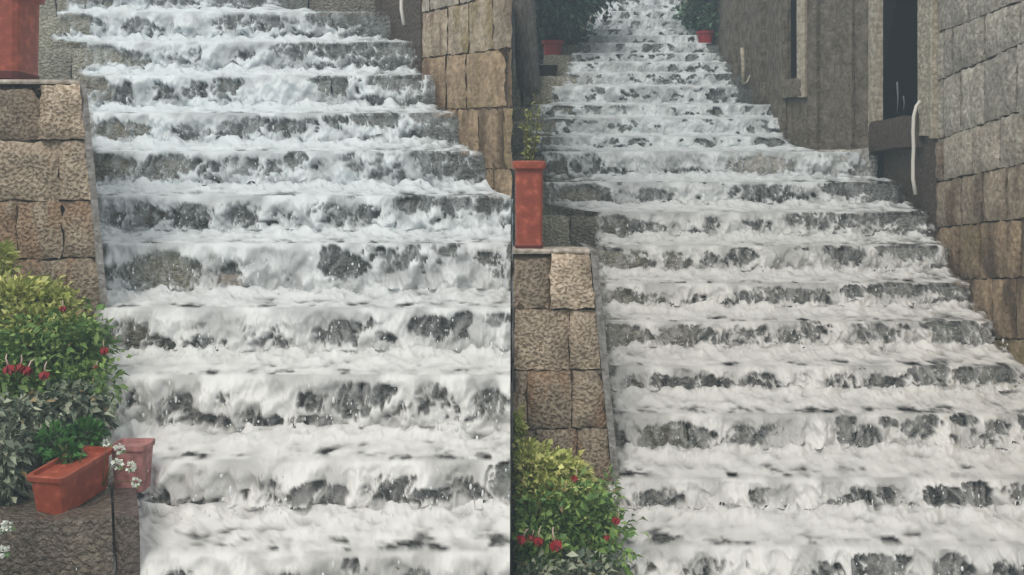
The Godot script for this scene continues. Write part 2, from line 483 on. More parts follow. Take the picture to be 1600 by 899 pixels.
	for r in rows:
		var r0 := maxi(r - 1, 0) * W
		var r1 := mini(r + 1, rows - 1) * W
		for c in W:
			var dx := pos[r * W + mini(c + 1, N)] - pos[r * W + maxi(c - 1, 0)]
			var dy := pos[r1 + c] - pos[r0 + c]
			nor[r * W + c] = dy.cross(dx).normalized()
	var idx := PackedInt32Array()
	for r in rows - 1:
		for c in N:
			var a := r * W + c
			var b := a + 1
			var d := a + W
			var e := d + 1
			if maxf(maxf(col[a].a, col[b].a), maxf(col[d].a, col[e].a)) < 0.04: continue
			idx.append_array([a, b, e, a, e, d])
	var arr := []
	arr.resize(Mesh.ARRAY_MAX)
	arr[Mesh.ARRAY_VERTEX] = pos
	arr[Mesh.ARRAY_NORMAL] = nor
	arr[Mesh.ARRAY_COLOR] = col
	arr[Mesh.ARRAY_INDEX] = idx
	var me := ArrayMesh.new()
	me.add_surface_from_arrays(Mesh.PRIMITIVE_TRIANGLES, arr)
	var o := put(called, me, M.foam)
	tag(o, "", "", "", "structure")
	# flying drops along the falls
	var ball := SphereMesh.new()
	ball.radius = 1.0; ball.height = 2.0; ball.radial_segments = 6; ball.rings = 3
	ball.material = M.drop
	var spots := []
	for i in range(0, S.size() - 1):
		var s = S[i]
		var e = S[i + 1]
		var n := 60 if s.far else 190
		for k in n:
			var t := rng.randf()
			if rng.randf() > cover(s.cov, t): continue
			var x := lerpf(s.xl, s.xr, t)
			if wz2.get_noise_3d(x * 8, i * 5.0, 77.0) < -0.12: continue
			var v := pow(rng.randf(), 0.6)
			var y: float = lerpf(s.y, e.y, v) + 0.03 * rng.randf() + (0.05 * rng.randf() if v > 0.75 else 0.0)
			var z: float = -s.d + 0.05 + 0.07 * v + rng.randf_range(-0.02, 0.05)
			if w == 0: x = minf(x, -0.01)
			var r := rng.randf_range(0.0009, 0.0030) * (1.0 if rng.randf() < 0.88 else 1.9)
			spots.append(Transform3D(Basis.from_scale(Vector3(r, r * rng.randf_range(1.0, 3.2), r)), Vector3(x, y, z)))
	var mm := MultiMesh.new()
	mm.transform_format = MultiMesh.TRANSFORM_3D
	mm.mesh = ball
	mm.instance_count = spots.size()
	for k in spots.size(): mm.set_instance_transform(k, spots[k])
	var dr := MultiMeshInstance3D.new()
	dr.multimesh = mm
	dr.name = numbered("water_drops", self)
	add_child(dr, true)
	tag(dr, "white drops of spray flying off the steps of the %s stairs" % ("left-hand" if w == 0 else "right-hand"), "water drops", "", "stuff")

# ------------------------------------------------------------------ walls
func stone_of(w: int, quad_px: Array, d: float, tint: Color, parent: Node, m: Material, bulge := 0.02, amp := 0.02, stain := Color(0, 0, 0, 0)):
	var q := []
	for p in quad_px: q.append(Q(w, p[0], p[1], d))
	if w == 1:
		for k in 4: q[k].x = maxf(q[k].x, 0.006)
	if q[1].x - q[0].x < 0.012: return
	put("stone", stone(q, Vector3.BACK, Vector3(-0.12 if w == 0 else 0.0, 0, -0.16), bulge, amp, tint, 0.5, stain, 0.02), m, parent)

func parapet(w: int, label: String):
	var root := base("parapet_wall", Q(w, 70, 820, 3.66))
	tag(root, label, "wall", "rough stone parapets beside the stairs")
	root.position = Vector3.ZERO
	var left: float = -560.0 if w == 0 else 0.0
	var R := func(y): return 121.0 + (y - 130.0) * 0.105
	var tan_ := Color(0.55, 0.455, 0.35)
	var rust := Color(0.36, 0.22, 0.13, 0.7)
	# [x0, x1 (0 = the wall's own edge), y0, y1, tone, proud]
	for s in [[left, 58, 139, 217, 0.62, 0.0], [61, 0, 132, 217, 1.25, 0.03],
			[left, 89, 220, 313, 0.98, 0.01], [90.5, 0, 220, 312, 1.0, 0.014],
			[left, 23, 315, 405, 0.85, 0.0], [24.5, 93, 315, 405, 0.88, 0.012], [94.5, 0, 314, 403, 0.8, 0.006],
			[left, 37, 407, 498, 0.7, 0.0], [38.5, 101, 407, 498, 0.72, 0.01], [102.5, 0, 405, 498, 0.72, 0.008],
			[left, 60, 502, 590, 0.7, 0.0], [63, 0, 502, 590, 0.7, 0.008],
			[left, 30, 596, 690, 0.7, 0.0], [33, 0, 596, 690, 0.7, 0.0], [left, 80, 696, 800, 0.7, 0.0], [83, 0, 696, 800, 0.7, 0.0]]:
		var xa: float = s[1] if s[1] else R.call(s[2])
		var xb: float = s[1] if s[1] else R.call(s[3])
		if xa <= s[0] + 2: continue
		var k: float = s[4]
		var st := rust if s[2] > 300 else Color(0.36, 0.27, 0.19, 0.4)
		var lx: float = s[0]
		while lx < -60.0:      # the wall goes on to the left in stones of uneven length
			var nx: float = minf(lx + rng.randf_range(80, 135), -20.0)
			if nx > -70.0: nx = -38.0
			stone_of(w, [[lx, s[2]], [nx - 1.5, s[2]], [nx - 1.5, s[3]], [lx, s[3]]], 3.6 - s[5] + rng.randf_range(-0.01, 0.01), Color(tan_.r * k, tan_.g * k, tan_.b * k), root, M.pitted, 0.016, 0.022, st)
			lx = nx
		stone_of(w, [[lx, s[2]], [xa, s[2]], [xb, s[3]], [lx, s[3]]], 3.6 - s[5], Color(tan_.r * k, tan_.g * k, tan_.b * k), root, M.pitted, 0.016, 0.022, st)
	# mortar core behind the stones, a thin coping, and the cement edging along the water
	var x_in := 0.006
	var st := st_new()
	var a := Q(w, left, 130, 3.618); var b := Q(w, 119, 130, 3.618); var c := Q(w, 190, 810, 3.618); var d := Q(w, left, 810, 3.618)
	if w == 1: a.x = x_in; d.x = x_in
	var bk := Vector3(-0.12 if w == 0 else 0.0, 0, -0.14)
	quad(st, a, b, c, d)
	quad(st, a + bk, b + bk, b, a)
	quad(st, b, b + bk, c + bk, c)
	quad(st, b + bk, a + bk, d + bk, c + bk)
	quad(st, a + bk, a, d, d + bk)
	st.generate_normals()
	put("mortar_core", st.commit(), M.mortar, root)
	var q := [Q(w, left if w == 0 else 1.0, 123, 3.6), Q(w, 122, 124, 3.6), Q(w, 122, 131, 3.6), Q(w, left if w == 0 else 1.0, 131, 3.6)]
	put("coping", stone(q, Vector3.BACK, Vector3(0, 0, -0.16), 0.006, 0.008, Color(0.66, 0.6, 0.52), 0.3), M.ashlar, root)
	q = [Q(w, 122, 126, 3.585), Q(w, 133, 126, 3.585), Q(w, 172, 520, 3.585), Q(w, 161, 520, 3.585)]
	var bb := Vector3(-0.84, 0.0, -1.5) if w == 0 else Vector3(0.06, 0.1, -1.45)
	if w == 1: bb.y = -0.05
	put("cement_edging", stone(q, Vector3.BACK, bb, 0.004, 0.004, Color(0.38, 0.37, 0.365), 0.12), M.ashlar, root)

# courses: [row at far end, row at near end, split columns...]
func ashlar_wall(w: int, a: Vector2, b: Vector2, label: String):
	var root := base("stone_wall")
	tag(root, label, "wall", "squared stone walls right of the stairs")
	var n := Vector3(-(b.y - a.y), 0, (b.x - a.x)).normalized()
	n = Vector3(n.x, 0, -absf(n.z)) if false else Vector3(-(b.y - a.y), 0, -(b.x - a.x)).normalized()
	var C := [[-1100, -1500, 1], [-950, -1270, 0], [-820, -1060, 1], [-700, -880, 0], [-590, -720, 1], [-490, -600, 0], [-400, -500, 1], [-318, -408, 0], [-216, -268, 0], [-141, -202, 0], [-49, -96, 0], [18, -12, 0], [90, 75, 0], [172, 168, 0], [266, 264, 0], [360, 370, 0], [470, 480, 0], [590, 600, 0]]
	var splits := {8: [672, 684, 734, 790], 9: [670, 697, 734, 784], 10: [670, 716, 758, 796], 11: [665, 698, 731, 768], 12: [667, 695, 727, 791], 13: [662, 712, 746, 784], 14: [690, 735, 770]}
	for k in C.size() - 1:
		if w == 0 and k < 9: continue
		var sp: Array = splits.get(k, [660, 700 + (k * 37) % 25, 745 + (k * 53) % 30])
		var xs := [658.0]
		for x in sp:
			if x > 668: xs.append(float(x))
		xs.append(float(800 if w == 0 else 845 + (k * 29) % 20))
		if w == 1: xs.append_array([905.0 + (k * 31) % 26, 970.0 + (k * 43) % 30, 1075.0])
		for i in xs.size() - 1:
			var xa: float = xs[i] + (1.3 if w == 1 else 0.7)
			var xb: float = xs[i + 1] - (1.3 if w == 1 else 0.7)
			var F0 := func(x): return lerpf(C[k][0], C[k][1], (x - 665.0) / 135.0)
			var F1 := func(x): return lerpf(C[k + 1][0], C[k + 1][1], (x - 665.0) / 135.0)
			var q := [hit(w, xa, F0.call(xa) + 1.2, a, b), hit(w, xb, F0.call(xb) + 1.2, a, b), hit(w, xb, F1.call(xb) - 1.2, a, b), hit(w, xa, F1.call(xa) - 1.2, a, b)]
			if w == 0:
				for j in 4: q[j].x = minf(q[j].x, -0.006)
			var wet_ := smoothstep(-90.0, 150.0, lerpf(C[k][0], C[k + 1][0], 0.5))
			var v := rng.randf_range(0.78, 1.14)
			var tint := Color(0.70, 0.66, 0.575).lerp(Color(0.50, 0.37, 0.24), wet_) * v
			var stain := Color(0.15, 0.10, 0.06, 0.95 * wet_) if wet_ > 0.1 else Color(0.46, 0.42, 0.35, 0.35)
			if wet_ > 0.25 and rng.randf() < 0.35: stain = Color(0.34, 0.27, 0.12, 0.85)
			if i == 0 and k > 9: stain = Color(0.22, 0.13, 0.08, 0.8)
			put("stone", stone(q, n, -n * 0.15 if w == 1 else Vector3(0, 0, -0.12), 0.014 if w == 1 else 0.006, 0.012 if w == 1 else 0.009, tint, 0.34, stain, 0.03), M.ashlar, root)
	# mortar core
	var st := st_new()
	var o := -n * (0.03 if w == 1 else 0.024)
	var top := 4.6 if w == 1 else 1.6
	var bot := -2.2
	var ea := Vector3(a.x, 0, -a.y) + o
	if w == 1: ea = hit(1, 1075, 0, a, b) * Vector3(1, 0, 1) + o
	var eb := Vector3(b.x, 0, -b.y) + o
	var bk := -n * 0.5
	if w == 0:
		ea = Vector3(minf(ea.x, -0.006), 0, ea.z)
	var T := Vector3(0, top, 0)
	var B := Vector3(0, bot, 0)
	var A2 := ea + bk
	var B2 := eb + bk
	if w == 0:
		A2 = Vector3(-0.005, 0, ea.z - 0.01); B2 = Vector3(-0.005, 0, eb.z - 0.1)
	quad(st, eb + T, ea + T, ea + B, eb + B)
	quad(st, ea + T, A2 + T, A2 + B, ea + B)
	quad(st, A2 + T, B2 + T, B2 + B, A2 + B)
	quad(st, B2 + T, eb + T, eb + B, B2 + B)
	quad(st, B2 + T, A2 + T, ea + T, eb + T)
	st.generate_normals()
	put("mortar_core", st.commit(), M.mortar, root)

func slab(parent: Node, called: String, m: Material, a: Vector2, b: Vector2, y0: float, y1: float, thick: float, out := 0.0, tint := Color(1, 1, 1), amp := 0.006) -> MeshInstance3D:
	# an upright slab between plan points a (near) and b (far), its face on that line (moved out by `out`), running away from the stairs
	var n := Vector3(-(b.y - a.y), 0, -(b.x - a.x)).normalized()
	var A := Vector3(a.x, 0, -a.y) + n * out
	var B := Vector3(b.x, 0, -b.y) + n * out
	var q := [B + Vector3.UP * y1, A + Vector3.UP * y1, A + Vector3.UP * y0, B + Vector3.UP * y0]
	var rough: bool = m == M.render
	return put(called, stone(q, n, -n * thick, 0.006, amp, tint, 0.4 if rough else 0.15, Color(0.30, 0.265, 0.215, 0.75) if rough else Color(0, 0, 0, 0), 0.08), m, parent)

# ------------------------------------------------------------------ plants
func blob_leaves(st: SurfaceTool, w: int, px: float, py: float, d: float, r: Vector3, n: int, len: float, wid: float, c0: Color, c1: Color, droop := 0.0):
	var c := Q(w, px, py, d)
	for k in n:
		var v := Vector3(rng.randfn(), rng.randfn(), rng.randfn()).normalized()
		var rad := pow(rng.randf(), 0.4)
		var lump := 1.0 + 0.75 * nz2.get_noise_3dv(v * 11.0 + c * 10.0)
		var p := c + v * r * rad * lump
		if w == 1: 
			if p.x < 0.008: continue
		if w == 0 and p.x > -0.01: continue
		var dir := (v + Vector3(rng.randf_range(-0.7, 0.7), rng.randf_range(-0.7, 0.7) - droop, rng.randf_range(-0.7, 0.7))).normalized()
		if w == 1 and p.x + dir.x * len < 0.004: dir.x = absf(dir.x)
		var t := rng.randf()
		var col := c0.lerp(c1, t * t) * rng.randf_range(0.75, 1.2)
		leaf(st, p, dir, len * rng.randf_range(0.4, 1.4), wid * rng.randf_range(0.5, 1.3), Color(col.r, col.g, col.b, 1.0) if rng.randf() > 0.02 else Color(0.33, 0.24, 0.12, 1.0))

func twigs(st: SurfaceTool, w: int, root_at: Vector3, px: float, py: float, d: float, r: Vector3, n: int, rad := 0.0022):
	var c := Q(w, px, py, d)
	for k in n:
		var e := c + Vector3(rng.randf_range(-0.8, 0.8), rng.randf_range(-0.6, 0.8), rng.randf_range(-0.6, 0.6)) * r
		if w == 1: e.x = maxf(e.x, 0.012)
		var m := root_at.lerp(e, 0.5) + Vector3(0, 0.03, 0)
		if w == 1: m.x = maxf(m.x, 0.012)
		tube(st, [root_at, m, e], rad, rad * 0.5, 5)

func fuchsia(w: int):
	# the lime-green low plant on top, the fuchsia below it with red hanging flowers, the grey-green trailing plant under it
	var half := "left-hand" if w == 0 else "right-hand"
	var st := st_new()
	var root := base("lime_shrub")
	tag(root, "yellow-green leafy plant crowning the planting below the %s stone parapet" % half, "plant", "lime-green plants by the parapets")
	var lime0 := Color(0.32, 0.38, 0.09); var lime1 := Color(0.80, 0.78, 0.30)
	for b in [[20, 462, 3.36, Vector3(0.16, 0.055, 0.13), 1500], [78, 474, 3.36, Vector3(0.085, 0.05, 0.1), 700], [-60, 470, 3.36, Vector3(0.12, 0.07, 0.12), 600], [4, 405, 3.45, Vector3(0.03, 0.06, 0.05), 240], [120, 512, 3.36, Vector3(0.045, 0.05, 0.06), 300], [45, 505, 3.26, Vector3(0.15, 0.05, 0.08), 900]]:
		blob_leaves(st, w, b[0], b[1], b[2], b[3], b[4], 0.034, 0.019, lime0, lime1)
	st.generate_normals()
	tag(put("foliage", st.commit(), M.leaf, root), "", "", "", "stuff")
	st = st_new()
	twigs(st, w, Q(w, 40, 640, 3.3), 30, 470, 3.36, Vector3(0.15, 0.06, 0.1), 14)
	st.generate_normals()
	put("stem", st.commit(), M.stem, root)

	var f := base("fuchsia_bush")
	tag(f, "green fuchsia bush with drooping red flowers beside the %s flight of steps" % half, "bush", "fuchsias beside the stairs")
	st = st_new()
	var g0 := Color(0.09, 0.19, 0.045); var g1 := Color(0.38, 0.54, 0.15)
	for b in [[60, 555, 3.2, Vector3(0.23, 0.12, 0.14), 2600], [130, 548, 3.2, Vector3(0.055, 0.09, 0.1), 700], [20, 600, 3.1, Vector3(0.16, 0.09, 0.12), 1000], [110, 615, 3.12, Vector3(0.10, 0.08, 0.1), 1000], [-70, 560, 3.2, Vector3(0.12, 0.14, 0.14), 700], [150, 505, 3.15, Vector3(0.04, 0.07, 0.06), 70], [165, 600, 3.05, Vector3(0.05, 0.07, 0.06), 90], [90, 510, 3.1, Vector3(0.08, 0.05, 0.06), 70]]:
		blob_leaves(st, w, b[0], b[1], b[2], b[3], b[4], 0.034, 0.017, g0, g1, 0.25)
	st.generate_normals()
	tag(put("foliage", st.commit(), M.leaf, f), "", "", "", "stuff")
	st = st_new()
	twigs(st, w, Q(w, 60, 740, 3.1), 70, 560, 3.2, Vector3(0.2, 0.12, 0.12), 18, 0.003)
	st.generate_normals()
	put("stem", st.commit(), M.stem, f)
	for p in [[15, 579, 2.95, 1.15], [41, 581, 2.97, 1.0], [69, 588, 2.95, 1.1], [163, 549, 3.1, 1.0], [98, 484, 3.2, 0.8], [30, 576, 3.0, 0.8], [148, 575, 3.05, 0.6]]:
		var at := Q(w, p[0], p[1], p[2])
		if w == 1: at.x = maxf(at.x, 0.03)
		var fl := base("flower", at, f)
		var k: float = p[3] * rng.randf_range(0.95, 1.4)
		fl.rotation = Vector3(rng.randf_range(-0.5, 0.4), rng.randf_range(0, 6), rng.randf_range(-0.45, 0.45))
		put("corolla", flower_mesh(k), M.petal_red, fl)
		var ss := st_new()
		tube(ss, [Vector3(0, 0.012, 0) * k, Vector3(0.002, 0.03, 0) * k, Vector3(0.001, 0.04, -0.006) * k], 0.0026 * k, 0.0010 * k, 6)
		ss.generate_normals()
		put("tube", ss.commit(), M.petal_pale, fl)

	var t := base("trailing_plant")
	tag(t, "grey-green trailing plant with pale leaves hanging under the %s fuchsia" % half, "plant", "trailing plants under the fuchsias")
	st = st_new()
	var s0 := Color(0.07, 0.11, 0.07); var s1 := Color(0.52, 0.55, 0.40)
	for b in [[110, 640, 2.98, Vector3(0.10, 0.075, 0.08), 800], [30, 660, 2.9, Vector3(0.13, 0.09, 0.08), 800], [10, 740, 2.72, Vector3(0.05, 0.14, 0.06), 700], [150, 655, 3.0, Vector3(0.03, 0.06, 0.05), 220], [-60, 700, 2.8, Vector3(0.12, 0.2, 0.1), 600]]:
		blob_leaves(st, w, b[0], b[1], b[2], b[3], b[4], 0.036, 0.019, s0, s1, 0.6)
	st.generate_normals()
	tag(put("foliage", st.commit(), M.leaf, t), "", "", "", "stuff")
	st = st_new()
	twigs(st, w, Q(w, 60, 745, 2.9), 60, 660, 2.94, Vector3(0.14, 0.1, 0.08), 12)
	st.generate_normals()
	put("stem", st.commit(), M.stem, t)

func flower_mesh(k: float) -> ArrayMesh:
	# a drooping bell: two whorls of pointed petals round a short cup
	var st := st_new()
	for ring in 2:
		var n := 5
		for i in n:
			var a := TAU * (i + 0.5 * ring) / n
			var d := Vector3(cos(a), 0, sin(a))
			var s := Vector3(-sin(a), 0, cos(a))
			var out := 0.017 if ring == 0 else 0.010
			var p0 := Vector3(0, 0.014, 0) + d * 0.002
			var p1 := d * (out * 0.75) + Vector3(0, 0.008 - 0.004 * ring, 0)
			var p2 := d * out + Vector3(0, -0.006 - 0.006 * ring, 0)
			for v in [p0, p1 + s * 0.008, p1 - s * 0.008, p1 + s * 0.008, p2, p1 - s * 0.008]: st.add_vertex(v * k)
	# the cup
	for i in 6:
		var a := TAU * i / 6; var b := TAU * (i + 1) / 6
		var u := Vector3(cos(a), 0, sin(a)) * 0.009; var v := Vector3(cos(b), 0, sin(b)) * 0.009
		for p in [Vector3(0, 0.014, 0), u, v, u, Vector3(0, -0.013, 0), v]: st.add_vertex(p * k)
	st.generate_normals()
	return st.commit()

func white_sprig(w: int, pts: Array, root_at: Vector3, label: String):
	var o := base("white_flower_sprig", root_at)
	tag(o, label, "flowers", "white flower sprigs")
	var st := st_new()
	for p in pts: 
		var e := Q(w, p[0], p[1], p[2]) - root_at
		tube(st, [Vector3.ZERO, e * 0.5 + Vector3(0, 0.01, 0), e], 0.0016, 0.0010, 5)
	st.generate_normals()
	put("stem", st.commit(), M.stem, o)
	for p in pts:
		var e := Q(w, p[0], p[1], p[2]) - root_at
		var s2 := st_new()
		for k in 26:
			var v := Vector3(rng.randfn(), rng.randfn(), rng.randfn()).normalized()
			leaf(s2, e + v * 0.006 * p[3], v, 0.0095 * p[3], 0.0095 * p[3], Color.WHITE)
		s2.generate_normals()
		put("flower_head", s2.commit(), M.petal_white, o)
		var s3 := st_new()
		for k in 8:
			var v := Vector3(rng.randfn(), -0.4, rng.randfn()).normalized()
			leaf(s3, e + Vector3(0.006, -0.006, 0), v, 0.016, 0.007, Color(0.16, 0.28, 0.1, 1))
		s3.generate_normals()
		tag(put("leaves", s3.commit(), M.leaf, o), "", "", "", "stuff")

func pot_on_parapet(w: int):
	var d := 3.72
	var y0 := Q(w, 0, 127, d).y
	var hw: float
	var cx: float
	if w == 0:
		hw = 0.10
		cx = Q(0, 44, 0, d).x - hw + 0.004
	else:
		hw = 0.056
		cx = hw + 0.012
	var H := 0.365
	var o := base("plant_pot", Vector3(cx, y0, -d))
	tag(o, "tall square terracotta pot on the parapet of the %s stairs" % ("left-hand" if w == 0 else "right-hand"), "plant pot", "terracotta pots on the parapets")
	var dd := 0.10
	put("body", vessel([[hw * 0.96, dd * 0.96, 0.0], [hw * 0.98, dd * 0.98, 0.006], [hw * 0.98, dd * 0.98, 0.034], [hw * 0.96, dd * 0.96, 0.036], [hw, dd, H - 0.03]], 9.0, 40), M.terra, o)
	put("foot_band", vessel([[hw * 0.985, dd * 0.985, 0.001], [hw * 0.995, dd * 0.995, 0.028], [hw * 0.97, dd * 0.97, 0.033]], 9.0, 40), M.terra_dark, o)
	put("rim", vessel([[hw + 0.002, dd + 0.002, H - 0.034], [hw + 0.016, dd + 0.016, H - 0.03], [hw + 0.018, dd + 0.018, H - 0.004], [hw + 0.014, dd + 0.014, H], [hw - 0.004, dd - 0.004, H], [hw - 0.006, dd - 0.006, H - 0.02]], 9.0, 40) if w == 0 else vessel([[hw + 0.002, dd + 0.002, H - 0.034], [hw + 0.010, dd + 0.016, H - 0.03], [hw + 0.0115, dd + 0.018, H - 0.004], [hw + 0.008, dd + 0.014, H], [hw - 0.004, dd - 0.004, H], [hw - 0.006, dd - 0.006, H - 0.02]], 9.0, 40), M.terra, o)
	put("soil", vessel([[hw - 0.01, dd - 0.01, H - 0.03], [hw - 0.012, dd - 0.012, H - 0.012]], 9.0, 24), M.soil, o)
	# a spindly plant growing in it
	var pl := base("potted_plant", Vector3(cx, y0 + H - 0.012, -d))
	tag(pl, "spindly yellow-green plant growing in the terracotta pot by the %s stairs" % ("left-hand" if w == 0 else "right-hand"), "plant", "plants in the parapet pots")
	var st := st_new()
	var lf := st_new()
	for k in 9:
		var tip := Vector3(rng.randf_range(-0.03, 0.045), rng.randf_range(0.12, 0.30), rng.randf_range(-0.05, 0.05))
		if w == 1: tip.x = maxf(tip.x, -cx + 0.02)
		var b := Vector3(rng.randf_range(-0.02, 0.02), 0, rng.randf_range(-0.05, 0.05))
		tube(st, [b, b.lerp(tip, 0.5) + Vector3(0.004, 0.01, 0), tip], 0.0022, 0.001, 5)
		for j in 16:
			var q := b.lerp(tip, rng.randf_range(0.1, 1.0))
			var v := Vector3(rng.randfn(), rng.randfn() + 0.3, rng.randfn()).normalized()
			if w == 1 and q.x + cx + v.x * 0.03 < 0.006: v.x = absf(v.x)
			var kk := rng.randf_range(0.7, 1.2)
			leaf(lf, q, v, 0.028, 0.011, Color(0.24 * kk, 0.26 * kk, 0.09 * kk, 1))
	st.generate_normals(); lf.generate_normals()
	put("stem", st.commit(), M.stem, pl)
	tag(put("foliage", lf.commit(), M.leaf, pl), "", "", "", "stuff")

# ------------------------------------------------------------------ the scene
func _ready():
	rng.seed = 20240
	nz.seed = 11; nz.frequency = 0.1; nz.noise_type = FastNoiseLite.TYPE_SIMPLEX_SMOOTH; nz.fractal_octaves = 3
	nz2.seed = 47; nz2.frequency = 0.1; nz2.noise_type = FastNoiseLite.TYPE_SIMPLEX_SMOOTH; nz2.fractal_octaves = 2
	nz.frequency = 1.0 / 4.0; nz2.frequency = 1.0 / 4.0
	wz.seed = 23; wz.frequency = 1.0; wz.noise_type = FastNoiseLite.TYPE_SIMPLEX_SMOOTH; wz.fractal_octaves = 3
	wz2.seed = 91; wz2.frequency = 1.0; wz2.noise_type = FastNoiseLite.TYPE_SIMPLEX_SMOOTH; wz2.fractal_octaves = 2
	# camera, sky, sun, exposure
	var cam := Camera3D.new()
	cam.name = "camera"
	var near := 0.1
	cam.set_frustum(899.0 / F * near, Vector2(0, (EYE - 449.5) / F * near), near, 120.0)
	add_child(cam)
	cam.current = true
	var env := Environment.new()
	env.background_mode = Environment.BG_SKY
	var sm := ProceduralSkyMaterial.new()
	sm.sky_top_color = Color(0.85, 0.855, 0.85); sm.sky_horizon_color = Color(0.88, 0.88, 0.87)
	sm.ground_bottom_color = Color(0.3, 0.3, 0.3); sm.ground_horizon_color = Color(0.6, 0.6, 0.6)
	sm.sun_angle_max = 0.0
	sm.energy_multiplier = 1.0
	var sky := Sky.new(); sky.sky_material = sm
	env.sky = sky
	env.tonemap_mode = Environment.TONE_MAPPER_LINEAR
	env.tonemap_exposure = 1.6
	env.sdfgi_enabled = true; env.ssao_enabled = true; env.ssil_enabled = true
	env.fog_enabled = true
	env.fog_density = 0.031
	env.fog_light_color = Color(0.80, 0.89, 0.95)
	var we := WorldEnvironment.new()
	we.name = "world_environment"; we.environment = env
	add_child(we)
	var sun := DirectionalLight3D.new()
	sun.name = "overcast_sun"
	sun.light_energy = 0.45; sun.light_angular_distance = 25.0; sun.light_color = Color(1, 0.97, 0.93)
	sun.shadow_enabled = true
	sun.rotation_degrees = Vector3(-46, -22, 0)
	add_child(sun)
	materials()
	setting()
	house()
	upper_left()
	upper_right()
	for w in 2:
		pot_on_parapet(w)
		fuchsia(w)
	planters()

func setting():
	var st := st_new()
	quad(st, Vector3(-90, -2.2, -90), Vector3(90, -2.2, -90), Vector3(90, -2.2, 40), Vector3(-90, -2.2, 40))
	st.generate_normals()
	tag(put("ground", st.commit(), M.ground), "", "", "", "structure")
	var L := stair_steps(0)
	var R := stair_steps(1)
	build_stairs(0, L, "wide flooded stone stairs in the left half, running diagonally past the brown wall")
	build_stairs(1, R, "long flooded stone stairs in the right half, climbing narrow between house and trees")
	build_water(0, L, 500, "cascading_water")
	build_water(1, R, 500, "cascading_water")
	# retaining face that closes the left stairs along the plane between the two stairways
	var pts := []
	for s in L: if s.d < 4.5: pts.append(s)
	st = st_new()
	for k in pts.size():
		var s = pts[k]
		var d1: float = s.d
		var d0: float = pts[k - 1].d if k > 0 else 4.6
		var yb := -2.2
		quad(st, Vector3(-0.03, s.y - 0.03, -d0), Vector3(-0.03, s.y - 0.03, -d1), Vector3(-0.03, yb, -d1), Vector3(-0.03, yb, -d0))
	st.generate_normals()
	tag(put("retaining_wall", st.commit(), M.mortar), "rough masonry side under the left-hand stairs", "wall")
	parapet(0, "rough brown stone parapet with a terracotta pot at the left edge")
	parapet(1, "rough brown stone parapet with a terracotta pot in the middle, left of the long stairs")
	ashlar_wall(0, Vector2(-0.006, 4.25), Vector2(-0.542, 5.42), "brown squared stone wall closing the left-hand stairs on the right")
	ashlar_wall(1, Vector2(2.33, 4.0), Vector2(2.507, 5.42), "grey-beige squared stone wall at the right edge, next to the dark doorway")

